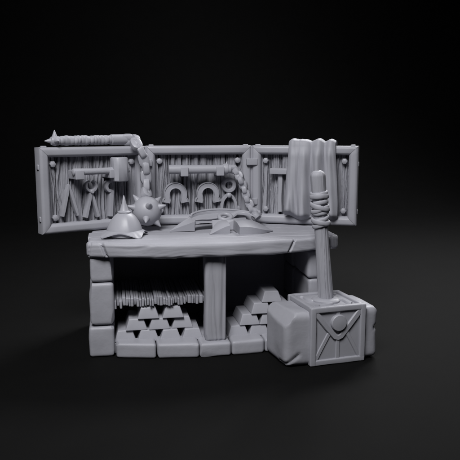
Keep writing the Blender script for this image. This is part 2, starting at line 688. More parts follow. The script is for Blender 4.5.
# ------------------------------------------------------------------ tools hanging on the left panel
def flat_bar(bm, P, pts, widths, d, t, step=None):
    """flat tapering bar with softened edges along panel points (u, z)"""
    n = len(pts)
    path = [P(u, z, d + t / 2) for u, z in pts]
    b = min(0.006, t * 0.3)
    prof = [(-0.5, -0.5), (0.5, -0.5), (0.5, 0.25), (0.36, 0.5), (-0.36, 0.5), (-0.5, 0.25)]
    sweep(bm, path, prof, P.n, False, [(w, t) for w in widths])
    return bm


ham = empty('hammer', PL(0.56, 0.57, 0.03), 'short-handled block hammer resting level on two pegs of the left panel', 'hammer', 'tools hung on the board')
bm = bmesh.new()
fr = (Vector((0, 0, 1)), PL.n, PL.u)
lathe(bm, [(0.018, 0.0), (0.032, 0.008), (0.034, 0.03), (0.030, 0.2), (0.032, 0.38), (0.034, 0.42)], PL(0.280, 0.572, 0.052), PL.u, 16, fr,
      lambda a, h: 1 + 0.03 * math.sin(3 * a + h * 20))
obj('handle', bm, M_WOODH, ham, 45)
bm = bmesh.new()
lathe(bm, [(0.066, -0.118), (0.074, -0.108), (0.074, 0.0), (0.074, 0.100), (0.066, 0.112)], PL(0.757, 0.586, 0.058), (0, 0, 1), 12,
      (PL.u, PL.n, Vector((0, 0, 1))), lambda a, h: 1.0 / max(abs(math.cos(((a + PI / 4) % (PI / 2)) - PI / 4)), 0.76))
bevel(bm, 0.006, 2)
hd = obj('head', bm, M_METAL, ham, 40)
bm = bmesh.new()
lathe(bm, [(0.026, 0), (0.026, 0.022), (0.018, 0.03)], PL(0.832, 0.572, 0.055), PL.u, 12)
obj('handle_end', bm, M_WOODH, ham, 45)

mal = empty('mallet', PR(0.29, 0.3, DP), 'T-shaped mallet hanging head up between the clasps and the draped cloth', 'mallet', 'tools hung on the board')
bm = bmesh.new()
rbox(bm, PR(0.300, 0.54, DP + 0.040), (0.215, 0.100, 0.060), 0.008, 0.04, PR.mat(), 0.002, 8, 4)
obj('head', bm, M_METAL, mal, 40)
bm = bmesh.new()
flat_bar(bm, PR, [(0.296 + 0.002 * math.sin(i * 0.5), 0.512 - 0.39 * i / 14) for i in range(15)], [0.050 + 0.003 * math.sin(i * 0.6) for i in range(15)], DP - 0.004, 0.056)
obj('handle', bm, M_WOODV, mal, 40)

comp = empty('dividers', PL(0.28, 0.3, DP), 'plain two-legged dividers hanging open as an upturned V on the left panel', 'dividers', 'tools hung on the board')
for (fu, fz) in ((0.206, 0.155), (0.356, 0.155)):
    bm = bmesh.new()
    k = 12
    pts = [(0.277 + (fu - 0.277) * i / k, 0.452 + (fz - 0.452) * i / k) for i in range(k + 1)]
    flat_bar(bm, PL, pts, [0.016 + 0.022 * min(1, i / 3) - (0.004 if i < 11 else 0.012) for i in range(k + 1)], DP - 0.004, 0.060 if fu < 0.3 else 0.056)
    obj('leg', bm, M_METAL, comp, 40)

ton = empty('tongs', PL(0.5, 0.3, DP), 'round-jawed tongs with crossed legs hanging between dividers and wrench', 'tongs', 'tools hung on the board')
for sg in (-1, 1):
    bm = bmesh.new()
    pts = []
    for i in range(15):
        a = R(90 - sg * (-1) * 22 * -1) if False else PI / 2 + sg * (R(20) + (R(180) - R(20)) * i / 14)
        pts.append((0.500 + 0.050 * math.cos(a), 0.430 + 0.050 * math.sin(a)))
    ex = 0.500 - sg * 0.064 * -1 * -1
    foot = (0.500 + (0.065 if sg > 0 else -0.065), 0.128)
    start = pts[-1]
    for i in range(1, 11):
        t = i / 10
        pts.append((start[0] + (foot[0] - start[0]) * t, start[1] + (foot[1] - start[1]) * t))
    flat_bar(bm, PL, pts, [0.015 + 0.012 * min(1, i / 5) for i in range(15)] + [0.030 + 0.008 * i / 10 for i in range(10)], DP - 0.004, 0.066 if sg < 0 else 0.058)
    obj('jaw_leg', bm, M_METAL, ton, 40)
bm = bmesh.new()
lathe(bm, [(0.021, 0), (0.021, 0.072), (0.015, 0.079), (0, 0.080)], PL(0.5, 0.376, DP), PL.n, 12)
obj('pivot', bm, M_METAL, ton, 40)

wre = empty('wrench', PL(0.7, 0.3, DP), 'hook-headed wrench hanging under the head of the pegged hammer', 'wrench', 'tools hung on the board')
bm = bmesh.new()
pts, wd = [], []
for i in range(17):
    a = R(70) + R(215) * i / 16
    pts.append((0.705 + 0.047 * math.cos(a), 0.415 + 0.047 * math.sin(a))); wd.append(0.018 + 0.018 * min(1, i / 4))
for i in range(1, 11):
    t = i / 10
    pts.append((0.712 - 0.016 * t, 0.366 - 0.245 * t)); wd.append(0.046 - 0.004 * math.sin(t * 3))
flat_bar(bm, PL, pts, wd, DP - 0.004, 0.062)
obj('body', bm, M_METAL, wre, 40)


# ------------------------------------------------------------------ tools on the middle panel
def horseshoe(u0, z0, label, dz):
    pts = []
    r = 0.0885
    for i in range(5):
        t = i / 5
        pts.append((u0 - 0.086 + 0.002 * t, 0.232 + dz + (0.300 - 0.232) * t))
    for i in range(25):
        a = PI - PI * i / 24
        pts.append((u0 + r * math.cos(a), 0.310 + dz + 0.090 * math.sin(a)))
    for i in range(1, 6):
        t = i / 5
        pts.append((u0 + 0.084 + 0.002 * t, 0.300 + dz + (0.232 - 0.300) * t))
    n = len(pts)
    wid = []
    for i in range(n):
        e = min(i, n - 1 - i)
        wid.append(1.30 if e == 0 else (1.34 if e == 1 else (1.2 if e == 2 else 1.0)))
    # flare the feet outward
    pts[0] = (pts[0][0] - 0.010, pts[0][1] - 0.008); pts[1] = (pts[1][0] - 0.006, pts[1][1])
    pts[-1] = (pts[-1][0] + 0.010, pts[-1][1] - 0.008); pts[-2] = (pts[-2][0] + 0.006, pts[-2][1])
    bm = bmesh.new()
    w = 0.031
    prof = [(-w, -0.046), (w, -0.046), (w, 0.010), (w * 0.93, 0.0165), (w * 0.76, 0.0165), (w * 0.66, 0.008), (-w * 0.66, 0.008), (-w * 0.76, 0.0165), (-w * 0.93, 0.0165), (-w, 0.010)]
    sweep(bm, [PC(u, z, DP + 0.044) for u, z in pts], prof, PC.n, False, [(s, 1.0) for s in wid])
    o = obj('horseshoe', bm, M_METAL, None, 40, base=True)
    tag(o, label, 'horseshoe', 'horseshoes hung on the middle panel')


horseshoe(0.294, 0, 'rimmed horseshoe hanging on middle panel beside the spiked ball\'s chain', 0.0)
horseshoe(0.628, 0, 'rimmed horseshoe hanging on middle panel beside the ring-ended tongs', -0.002)

rt = empty('tongs', PC(0.85, 0.25, DP), 'ring-ended tongs hanging behind the lower chain on the middle panel', 'tongs', 'tools hung on the board')
bm = bmesh.new()
pts = [PC(0.849 + 0.058 * math.cos(2 * PI * i / 36), 0.392 + 0.058 * math.sin(2 * PI * i / 36), DP + 0.04) for i in range(36)]
sweep(bm, pts, [(-0.021, -0.044), (0.021, -0.044), (0.021, 0.008), (0.013, 0.018), (-0.013, 0.018), (-0.021, 0.008)], PC.n, True)
obj('ring', bm, M_METAL, rt, 40)
for sg in (-1, 1):
    bm = bmesh.new()
    pts = [(0.849, 0.322), (0.849 + sg * 0.012, 0.295), (0.849 + sg * 0.045, 0.262), (0.849 + sg * 0.066, 0.225), (0.849 + sg * 0.074, 0.18), (0.849 + sg * 0.075, 0.11)]
    pp = smooth_path([(u, z, 0) for u, z in pts], 20)
    flat_bar(bm, PC, [(p.x, p.y) for p in pp], [0.036] * 21, DP - 0.004, 0.056 if sg < 0 else 0.049)
    obj('leg', bm, M_METAL, rt, 40)
bm = bmesh.new()
lathe(bm, [(0.026, 0), (0.026, 0.064), (0.018, 0.072), (0, 0.074)], PC(0.849, 0.290, DP), PC.n, 14)
obj('pivot', bm, M_METAL, rt, 40)


# ------------------------------------------------------------------ chains
def link(bm, c, t, side, L, W, r, sq=0.55):
    """one chunky oblong chain link, long axis t, lying in the plane t x side"""
    t = Vector(t).normalized(); side = (Vector(side) - t * Vector(side).dot(t)).normalized()
    n = t.cross(side).normalized()
    pts = []
    a, b = L / 2 - r, W / 2 - r
    for i in range(26):
        an = 2 * PI * i / 26
        ca, sa = math.cos(an), math.sin(an)
        pts.append(Vector(c) + t * a * math.copysign(abs(ca) ** 0.6, ca) + side * b * math.copysign(abs(sa) ** 0.6, sa))
    sweep(bm, pts, circ(r, 10, sq), n, True)


def chain(parent, ctrl, count, L, W, r, n0, roll0=0.0, lab=None):
    P = smooth_path(ctrl, 200)
    acc = [0.0]
    for a, b in zip(P[:-1], P[1:]): acc.append(acc[-1] + (b - a).length)
    tot = acc[-1]
    for k in range(count):
        s = tot * (k + 0.5) / count
        i = max(1, min(199, next((j for j, q in enumerate(acc) if q >= s), 199)))
        c = P[i]
        t = (P[min(200, i + 4)] - P[max(0, i - 4)]).normalized()
        x, y, _ = frame_from(t, Vector(n0))
        ang = roll0 + (PI / 2 if k % 2 else 0) + 0.12 * math.sin(k * 2.1)
        side = x * math.cos(ang) + y * math.sin(ang)
        bm = bmesh.new()
        link(bm, c, t, side, L, W, r)
        obj('link', bm, M_METAL, parent, 45)


def spike(bm, base, d, r, L):
    lathe(bm, [(r, -0.02), (r * 0.96, 0), (r * 0.55, L * 0.45), (r * 0.18, L * 0.88), (0, L)], base, d, 14)


# ------------------------------------------------------------------ flail lying on top of the left panel
fl = empty('flail', PL(0.6, PH, -0.05), 'spiked-ball flail with wrapped grip lying along the top of the left panel', 'flail')
HZ = PH + 0.057
h0, h1 = PL(0.178, HZ, -0.05), PL(0.895, HZ + 0.006, -0.05)
ax = (h1 - h0).normalized()
Lh = (h1 - h0).length
prof = []
n = 150
for i in range(n + 1):
    s = Lh * i / n
    u = i / n
    if u < 0.74:
        k = (s + 0.008 * math.sin(s * 31)) / 0.040
        rid = abs(math.sin(k * PI))
        r = 0.040 + 0.0055 * rid ** 0.6 + 0.009 * noise.noise(Vector((s * 17, 1, 1)))
    elif u < 0.765: r = 0.045
    else: r = 0.051
    prof.append((r, s))
bm = bmesh.new()
lathe(bm, [(0.03, -0.004)] + prof + [(0.05, Lh + 0.006)], h0, ax, 22, None, lambda a, h: 1 + 0.05 * math.sin(a * 2 + h * 40) * (1 if h < 0.55 else 0))
hdl = obj('handle', bm, M_CLOTH, fl, 45)
bm = bmesh.new()
pc = h0 + ax * -0.012
lathe(bm, [(0.0, -0.050), (0.036, -0.036), (0.049, 0.0), (0.036, 0.036), (0, 0.050)], pc, ax, 16)
pom = obj('pommel', bm, M_METAL, fl, 45)
for d in (-ax, Vector((0, 0, 1)), PL.n, -PL.n):
    bm = bmesh.new()
    spike(bm, pc + d * 0.030, d, 0.030, 0.070)
    obj('spike', bm, M_METAL, pom, 60)

BC = Vector((-0.556, -0.285, Z0 + 0.186))
ctrl = [h1 - ax * 0.035, h1 + Vector((0.075, -0.03, -0.005)), (-0.640, -0.155, Z0 + 0.825), (-0.592, -0.165, Z0 + 0.745), (-0.566, -0.150, Z0 + 0.65),
        (-0.556, -0.145, Z0 + 0.54), (-0.554, -0.15, Z0 + 0.44), (-0.556, -0.18, Z0 + 0.37), (-0.558, -0.235, Z0 + 0.335)]
chain(fl, ctrl, 9, 0.148, 0.112, 0.0345, PL.n, 0.25)
bm = bmesh.new()
BR = 0.143
lathe(bm, [(BR * math.sin(PI * i / 20), -BR * math.cos(PI * i / 20)) for i in range(21)], BC, (0, 0, 1), 36)
ball = obj('ball', bm, M_METAL, fl, 180)
cam_dir = Vector((-0.3, -6.1, 0.8)).normalized()
rt_ = Vector((0.983, -0.18, 0)).normalized()
upv = rt_.cross(-cam_dir).normalized()
if upv.z < 0: upv = -upv
for (a, b, c) in ((-0.72, 0.85, 0.05), (-0.85, 0.22, 0.45), (0.16, 0.36, 1.0), (0.98, 0.30, 0.25), (0.72, -0.82, 0.15), (-0.05, -0.55, 0.85), (-0.75, -0.55, 0.1),
                  (0.75, 0.75, -0.4), (-0.5, 0.2, -0.9), (0.5, -0.2, -0.9), (0.0, -0.8, -0.7)):
    d = (rt_ * a + upv * b + cam_dir * c).normalized()
    Lsp = 0.074
    tip = BC + d * (BR + Lsp)
    if tip.z < Z0 + 0.012: Lsp = max(0.02, Lsp - (Z0 + 0.012 - tip.z) / max(0.2, -d.z))
    bm = bmesh.new()
    spike(bm, BC + d * (BR - 0.008), d, 0.038, Lsp)
    obj('spike', bm, M_METAL, ball, 60)

# ------------------------------------------------------------------ second chain weapon: bar on the middle panel, curved blades on the bench
cw = empty('chain_weapon', PC(0.55, 0.55, 0.05), 'chained weapon with level bar handle on middle panel and curved blades on the bench top', 'weapon')
bm = bmesh.new()
b0 = PC(0.219, 0.566, 0.062)
lathe(bm, [(0.040, 0), (0.046, 0.004), (0.047, 0.10), (0.044, 0.2), (0.043, 0.42), (0.043, 0.545), (0.052, 0.552), (0.056, 0.575), (0.054, 0.60), (0.046, 0.605), (0.045, 0.63), (0.03, 0.635)],
      b0, PC.u, 20)
obj('handle', bm, M_METAL, cw, 40)
bm = bmesh.new()
spike(bm, PC(0.806, 0.612, 0.06), Vector((0.2, 0, 1)), 0.016, 0.035)
obj('stud', bm, M_METAL, cw, 60)
e0 = PC(0.85, 0.566, 0.062)
ctrl2 = [e0, e0 + Vector((0.05, -0.03, -0.012)), (0.395, -0.134, Z0 + 0.485), (0.432, -0.13, Z0 + 0.40), (0.458, -0.135, Z0 + 0.315), (0.490, -0.15, Z0 + 0.225),
         (0.520, -0.18, Z0 + 0.15), (0.545, -0.26, Z0 + 0.125), (0.50, -0.36, Z0 + 0.115)]
chain(cw, ctrl2, 14, 0.096, 0.090, 0.0275, PC.n, 0.5)

# long curved blade: sections of (rim, ridge, front foot, back foot)
secs = [((-0.352, -0.452, 0.012), (-0.352, -0.456, 0.010), (-0.352, -0.456, 0.002), (-0.350, -0.448, 0.002)),
        ((-0.285, -0.415, 0.056), (-0.285, -0.452, 0.036), (-0.285, -0.449, 0.002), (-0.275, -0.395, 0.010)),
        ((-0.210, -0.375, 0.096), (-0.205, -0.456, 0.064), (-0.205, -0.448, 0.002), (-0.200, -0.345, 0.020)),
        ((-0.150, -0.335, 0.128), (-0.135, -0.458, 0.088), (-0.135, -0.448, 0.002), (-0.140, -0.300, 0.030)),
        ((-0.128, -0.318, 0.138), (-0.112, -0.458, 0.094), (-0.112, -0.448, 0.002), (-0.120, -0.285, 0.034)),
        ((-0.120, -0.312, 0.149), (-0.100, -0.405, 0.100), (-0.100, -0.410, 0.062), (-0.110, -0.275, 0.040)),
        ((-0.060, -0.262, 0.162), (-0.040, -0.385, 0.104), (-0.040, -0.395, 0.070), (-0.050, -0.230, 0.050)),
        ((0.030, -0.215, 0.170), (0.030, -0.360, 0.100), (0.030, -0.372, 0.066), (0.035, -0.180, 0.050)),
        ((0.130, -0.185, 0.172), (0.120, -0.330, 0.104), (0.120, -0.345, 0.050), (0.130, -0.150, 0.050)),
        ((0.240, -0.170, 0.168), (0.230, -0.290, 0.112), (0.230, -0.310, 0.040), (0.240, -0.138, 0.050)),
        ((0.360, -0.165, 0.156), (0.350, -0.250, 0.116), (0.350, -0.265, 0.030), (0.360, -0.135, 0.045)),
        ((0.470, -0.175, 0.140), (0.460, -0.225, 0.110), (0.460, -0.235, 0.020), (0.470, -0.142, 0.030)),
        ((0.560, -0.195, 0.118), (0.550, -0.215, 0.100), (0.550, -0.220, 0.010), (0.560, -0.165, 0.010))]
bm = bmesh.new()
rings = []
for s in secs:
    rim, rid, ff, fb = [up(p) for p in s]
    inn = rim + (rid - rim) * 0.15
    rings.append([bm.verts.new(p) for p in (rim + Vector((0, 0.012, -0.004)), rim, inn + Vector((0, 0, 0.002)), inn + (rid - rim) * 0.04 + Vector((0, 0, -0.020 if s[0][0] > -0.14 else -0.001)), rid, ff, fb)])
for a, b in zip(rings[:-1], rings[1:]):
    for k in range(7):
        kk = (k + 1) % 7
        bm.faces.new((a[k], a[kk], b[kk], b[k]))
bm.faces.new(rings[0]); bm.faces.new(list(reversed(rings[-1])))
bl = obj('blade', bm, M_METAL, cw, 28)
bm = bmesh.new()
rp = smooth_path([up(q[0]) + Vector((0, -0.004, 0.002)) for q in secs[3:]], 60)
sweep(bm, rp, circ(0.016, 8, 0.8, 0.012), (0, 0, 1), False, [0.4 + 0.6 * math.sin(PI * min(1, max(0.0, i / 60))) ** 0.5 for i in range(61)])
fp = smooth_path([up(q[1]) + Vector((0, 0, 0.003)) for q in secs[5:10]], 40)
sweep(bm, fp, circ(0.014, 8, 0.8, 0.011), (0, 0, 1), False, [0.5 + 0.5 * math.sin(PI * i / 40) ** 0.5 for i in range(41)])
obj('raised_edge', bm, M_METAL, bl, 60)
# thorn-like side claw curling off the back of the blade
bm = bmesh.new()
tp = smooth_path([(0.24, -0.32, Z0 + 0.105), (0.34, -0.27, Z0 + 0.150), (0.43, -0.30, Z0 + 0.150), (0.49, -0.42, Z0 + 0.118)], 24)
sweep(bm, tp, [(-0.040, -0.012), (0.040, -0.012), (0.034, 0.004), (0, 0.022), (-0.034, 0.004)], (0, 0, 1), False, [max(0.05, (1 - i / 24) ** 0.7) for i in range(25)])
obj('claw', bm, M_METAL, cw, 30)
# hub and two blunt faceted flukes in front
for pts, nm in (
    ([(0.06, -0.46, 0.0), (0.42, -0.42, 0), (0.07, -0.36, 0.09), (0.14, -0.40, 0.098), (0.28, -0.42, 0.095), (0.42, -0.30, 0.10), (0.1, -0.22, 0.0), (0.4, -0.2, 0.0)], 'hub'),):
    bm = bmesh.new()
    hull(bm, [up(p, Z0 + 0.003) for p in pts])
    bevel(bm, 0.006, 2)
    obj(nm, bm, M_METAL, cw, 25)

bm = bmesh.new()
sweep(bm, [Vector((0.205 + 0.058 * math.cos(2 * PI * i / 28), -0.335 + 0.05 * math.sin(2 * PI * i / 28), Z0 + 0.116 + 0.022 * math.sin(2 * PI * i / 28))) for i in range(28)], circ(0.022, 10), (0, 0, 1), True)
obj('eye', bm, M_METAL, cw, 60)

FL = [[(0.190, -0.690, 0.080, -0.60, 0.098, -0.46, 0.104), (0.150, -0.692, 0.070, -0.60, 0.094, -0.465, 0.102), (0.105, -0.694, 0.052, -0.61, 0.078, -0.490, 0.090),
       (0.062, -0.700, 0.033, -0.63, 0.050, -0.530, 0.060), (0.026, -0.708, 0.016, -0.665, 0.024, -0.610, 0.028), (-0.004, -0.716, 0.006, -0.705, 0.007, -0.690, 0.007)],
      [(0.266, -0.765, 0.074, -0.62, 0.098, -0.46, 0.100), (0.320, -0.765, 0.076, -0.60, 0.112, -0.45, 0.104), (0.390, -0.755, 0.066, -0.57, 0.104, -0.44, 0.100), (0.455, -0.732, 0.050, -0.58, 0.080, -0.43, 0.088),
       (0.515, -0.700, 0.032, -0.59, 0.052, -0.44, 0.062), (0.570, -0.660, 0.018, -0.58, 0.028, -0.50, 0.034), (0.622, -0.610, 0.006, -0.595, 0.007, -0.570, 0.007)]]
for sec in FL:
    bm = bmesh.new()
    rings = []
    for (x, yf, zf, ym, zm, yb, zb) in sec:
        c0 = Z0 + 0.004
        rings.append([bm.verts.new((x, yf + 0.006, c0)), bm.verts.new((x, yf, c0 + zf)), bm.verts.new((x, yf + 0.016, c0 + zf + 0.004)), bm.verts.new((x, ym, c0 + zm)), bm.verts.new((x, yb, c0 + zb)), bm.verts.new((x, yb + 0.03, c0))])
    for a, b in zip(rings[:-1], rings[1:]):
        for k in range(6):
            kk = (k + 1) % 6
            bm.faces.new((a[k], a[kk], b[kk], b[k]))
    bm.faces.new(rings[0]); bm.faces.new(list(reversed(rings[-1])))
    obj('fluke', bm, M_METAL, cw, 24)

# ------------------------------------------------------------------ helmet
HC = Vector((-0.778, -0.615, Z0))
hm = empty('helmet', HC, 'pointed dome helmet with curled skirt lying on the left end of the bench', 'helmet')
HA = R(-77)


def dome_r(a, h):
    # four softly creased quarters
    b = (a - HA + PI / 4) % (PI / 2) - PI / 4
    k = sm(0.0, 0.16, h)
    return 1.02 - 0.085 * math.sin(min(1, abs(b) / (PI / 4)) * PI / 2) * (0.4 + 0.6 * k) + 0.012 * max(0, 1 - abs(b) / 0.06)


prof = [(0.166, 0.012), (0.165, 0.035), (0.161, 0.06), (0.151, 0.095), (0.136, 0.128), (0.118, 0.158), (0.099, 0.184), (0.076, 0.204), (0.058, 0.216), (0.048, 0.220)]
bm = bmesh.new()
lathe(bm, prof, HC, (0, 0, 1), 96, (Vector((1, 0, 0)), Vector((0, 1, 0)), Vector((0, 0, 1))), dome_r)
obj('dome', bm, M_METAL, hm, 60)
bm = bmesh.new()
lathe(bm, [(0.050, 0.212), (0.060, 0.216), (0.061, 0.226), (0.052, 0.232), (0.044, 0.234), (0.040, 0.240), (0.018, 0.31), (0.005, 0.372), (0, 0.378)], HC, (0, 0, 1), 24)
obj('finial', bm, M_METAL, hm, 50)
bm = bmesh.new()
na, nr = 96, 9
rows = []
for lay in (0, 1):
    rws = []
    for j in range(nr + 1):
        ring = []
        for i in range(na):
            a = 2 * PI * i / na
            b = (a - R(31) + PI / 4) % (PI / 2) - PI / 4      # corners at 31, 121, 211, 301 deg
            c = 1 - sm(0, 0.75, abs(b))
            ro = min(0.186 / math.cos(PI / 4 - abs(b)), 0.240)
            ri_ = 0.155
            t = j / nr
            r = ri_ + (ro - ri_) * t
            z = 0.054 + 0.008 * (1 - t) - 0.046 * (1 - math.sin(min(1, abs(b) / (PI / 4)) * PI / 2)) * t ** 1.2
            z -= lay * 0.012 if t < 0.99 else lay * 0.008
            ring.append(bm.verts.new(HC + Vector((r * math.cos(a), r * math.sin(a), max(0.003 if lay else 0.011, z)))))
        rws.append(ring)
    for A, B in zip(rws[:-1], rws[1:]):
        for i in range(na):
            k = (i + 1) % na
            bm.faces.new((A[i], A[k], B[k], B[i]) if lay == 0 else (B[i], B[k], A[k], A[i]))
    rows.append(rws)
for i in range(na):
    k = (i + 1) % na
    bm.faces.new((rows[0][-1][i], rows[0][-1][k], rows[1][-1][k], rows[1][-1][i]))
    bm.faces.new((rows[0][0][k], rows[0][0][i], rows[1][0][i], rows[1][0][k]))
obj('skirt', bm, M_METAL, hm, 50)

# ------------------------------------------------------------------ cloth hung over the right panel
bm = bmesh.new()
nu, nv = 120, 90
cu0, cu1 = 0.395, 0.855
front_len, back_len = 0.745, 0.50
rows = []
for j in range(nv + 1):
    v = j / nv
    s = -back_len + (back_len + 0.155 + front_len) * v       # <0 behind, 0..0.155 over the top, >0.155 in front
    row = []
    for i in range(nu + 1):
        t = i / nu
        if s < 0: z = PH + 0.012 + s; d = -0.130; hang = -s
        elif s < 0.155:
            a = PI * s / 0.155
            z = PH + 0.012 + 0.030 * math.sin(a); d = -0.0525 - 0.0775 * math.cos(a); hang = 0
        else:
            z = PH + 0.012 - (s - 0.155); d = 0.025; hang = s - 0.155
        # folds: broad rounded ridges with tight valleys between
        tt = t + 0.022 * noise.noise(Vector((t * 2, hang * 1.8, 2.0)))
        bounds = (-0.03, 0.235 + 0.03 * hang, 0.475 + 0.02 * hang, 0.745 - 0.03 * hang, 1.02)
        fi = 0
        while fi < 3 and tt > bounds[fi + 1]: fi += 1
        fr_ = (tt - bounds[fi]) / (bounds[fi + 1] - bounds[fi])
        fr_ = max(0.0, min(1.0, fr_))
        ridge = max(0.0, 0.5 - 0.5 * math.cos(2 * PI * fr_ ** (1.0, 0.85, 1.1, 0.9)[fi])) ** 0.62
        if fi == 1: ridge = 0.62 + 0.38 * ridge if fr_ < 0.5 else ridge
        if fi == 0: ridge = ridge if fr_ < 0.5 else 0.62 + 0.38 * ridge
        amp = (0.064, 0.062, 0.060, 0.052)[fi]
        top = sm(0.0, 0.12, hang)
        bulge = amp * ridge * (0.45 + 0.55 * top) * (1 + 0.35 * sm(0.3, 0.7, hang))
        bulge += 0.016 * noise.noise(Vector((t * 7, hang * 4, 5))) + 0.011 * noise.noise(Vector((t * 17 - hang * 2.5, hang * 1.5, 8))) * top
        bulge += 0.020 * sm(0.45, 0.75, hang) * math.sin(t * 21 + 0.8)
        u = cu0 + (cu1 - cu0) * t
        u += (t - 0.5) * 0.075 * sm(0, 0.6, hang) + 0.012 * noise.noise(Vector((t * 2, hang * 3, 9)))
        # hem tucks under: pull the last few centimetres back in
        if s > 0.155:
            e = sm(front_len - 0.06, front_len, hang)
            d2 = d + bulge * (1 - 0.9 * e) - 0.014 * e
            z += 0.022 * e * (1 - ridge) + 0.020 * (math.sin(t * 9 + 1) + 0.6 * math.sin(t * 19)) * sm(0.3, 0.7, hang)
        elif s > 0:
            d2 = d; z += bulge * 0.75
            d2 += bulge * (-math.cos(PI * s / 0.155)) * 0.9
        else: d2 = d - bulge * 0.8
        row.append(bm.verts.new(PR(u, z, d2)))
    rows.append(row)
for a, b in zip(rows[:-1], rows[1:]):
    for i in range(nu): bm.faces.new((a[i], a[i + 1], b[i + 1], b[i]))
cl = obj('cloth', bm, M_CLOTH, None, 180, base=True)
md = cl.modifiers.new('thickness', 'SOLIDIFY'); md.thickness = 0.012; md.offset = 0
tag(cl, 'heavy folded cloth draped over the top of the right panel', 'cloth')

# ------------------------------------------------------------------ big stone-headed hammer standing on the floor
HO = Vector((0.735, -1.500, 0))
ha = R(7.4)
HM = Matrix.Rotation(ha, 3, 'Z')
S = 0.515


def hp(x, y, z): return HO + HM @ Vector((x, y, z))


bh = empty('war_hammer', hp(S / 2, S / 2, 0), 'huge stone-headed war hammer with banded block head standing upright on the floor', 'hammer')
bm = bmesh.new()


def chip(q, n):
    q = q.copy()
    # a notch on the right-hand end and a split at the lower left front edge
    if q.x > 0.30:
        k = abs(q.z - 0.045) / 0.03
        if k < 1 and q.y < 0.12 and n.x > 0.25: q -= n * 0.020 * (1 - k)
    if q.x < -0.2 and q.z < -0.1:
        k = abs((q.z + 0.185) - (q.x + 0.40) * 0.7) / 0.024
        if k < 1 and q.y < -0.1 and q.x < -0.30: q -= n * 0.020 * (1 - k)
    return q


x0, x1 = -0.222, S + 0.150
rbox(bm, hp((x0 + x1) / 2, S / 2 + 0.005, 0.237), (x1 - x0, S - 0.05, 0.468), 0.055, 0.018, HM, 0.010, 3.2, 11.3, 0, 0, chip)
# hewn facets on the two ends
def facet(bm, n, k):
    n = Vector(n).normalized()
    for v in bm.verts:
        p = HM.inverted() @ (v.co - HO)
        e = p.dot(n) - k
        if e > 0: v.co -= HM @ (n * e)
facet(bm, (-0.7, -1, 0.12), 0.118)
facet(bm, (-1, -0.1, 0.9), 0.395)
facet(bm, (-0.9, -0.35, -0.9), 0.105)
facet(bm, (1, -0.15, 0.8), (0.665 + 0.8 * 0.47) / 1.29 - 0.04)
obj('head', bm, M_STONE, bh, 50)

bm = bmesh.new()
rbox(bm, hp(S / 2, S / 2, S / 2 + 0.002), (S - 0.036, S - 0.04, S - 0.04), 0.006, 0.06, HM, 0.002, 5, 3)
band = obj('band', bm, M_METAL, bh, 40)
bm = bmesh.new()
bw_, bt = 0.050, 0.050


def bar(bm, a, b, w, t, r=0.010):
    a, b = Vector(a), Vector(b)
    L = (b - a).length
    d = (b - a).normalized()
    return a, b, L, d


def ebar(c, d):
    rbox(bm, hp(*c), d, 0.011, 0.05, HM, 0.0025, 9, c[0] * 3 + c[2])


m = bw_ / 2
for y in (m, S - m):
    ebar((S / 2, y, m + 0.002), (S, bw_, bw_)); ebar((S / 2, y, S - m), (S, bw_, bw_))
    ebar((m - .001, y + (0.001 if y < .2 else -.001), S / 2), (bw_ + .003, bw_ + .003, S - 0.004)); ebar((S - m + .001, y + (0.001 if y < .2 else -.001), S / 2), (bw_ + .003, bw_ + .003, S - 0.004))
for xx in (m, S - m):
    ebar((xx, S / 2, S - m + 0.001), (bw_ - .003, S - 0.08, bw_)); ebar((xx, S / 2, m + 0.003), (bw_ - .003, S - 0.08, bw_))
obj('band_frame', bm, M_METAL, band, 40)

# raised emblem on the front: disc over a V, struts to the lower corners
bm = bmesh.new()
FY = 0.022                        # recessed face


def strip(pts, w, t=0.03, y=FY):
    y = 0.003 if t > 0.03 else 0.010
    sweep(bm, [hp(px, y + t / 2, pz) for px, pz in pts], [(-0.5 * w, -0.5 * t), (0.5 * w, -0.5 * t), (0.5 * w, 0.25 * t), (0.36 * w, 0.5 * t), (-0.36 * w, 0.5 * t), (-0.5 * w, 0.25 * t)], HM @ Vector((0, -1, 0)))


q = S
strip([(0.045 * q, 0.955 * q), (0.29 * q, 0.655 * q), (0.445 * q, 0.475 * q), (0.50 * q, 0.455 * q), (0.555 * q, 0.475 * q), (0.71 * q, 0.655 * q), (0.955 * q, 0.955 * q)], 0.052, 0.036)
strip([(0.06 * q, 0.03 * q), (0.20 * q, 0.29 * q), (0.355 * q, 0.565 * q)], 0.036, 0.024)
strip([(0.94 * q, 0.03 * q), (0.80 * q, 0.29 * q), (0.645 * q, 0.565 * q)], 0.036, 0.024)
strip([(0.5 * q, 0.05 * q), (0.5 * q, 0.25 * q), (0.5 * q, 0.45 * q)], 0.036, 0.025)
strip([(0.5 * q, 0.95 * q), (0.5 * q, 0.88 * q), (0.5 * q, 0.80 * q)], 0.04, 0.022)
lathe(bm, [(0.072, -0.01), (0.072, 0.028), (0.066, 0.036), (0.03, 0.040), (0, 0.041)], hp(0.5 * q, FY, 0.715 * q), HM @ Vector((0, -1, 0)), 32)
obj('emblem', bm, M_METAL, band, 35)
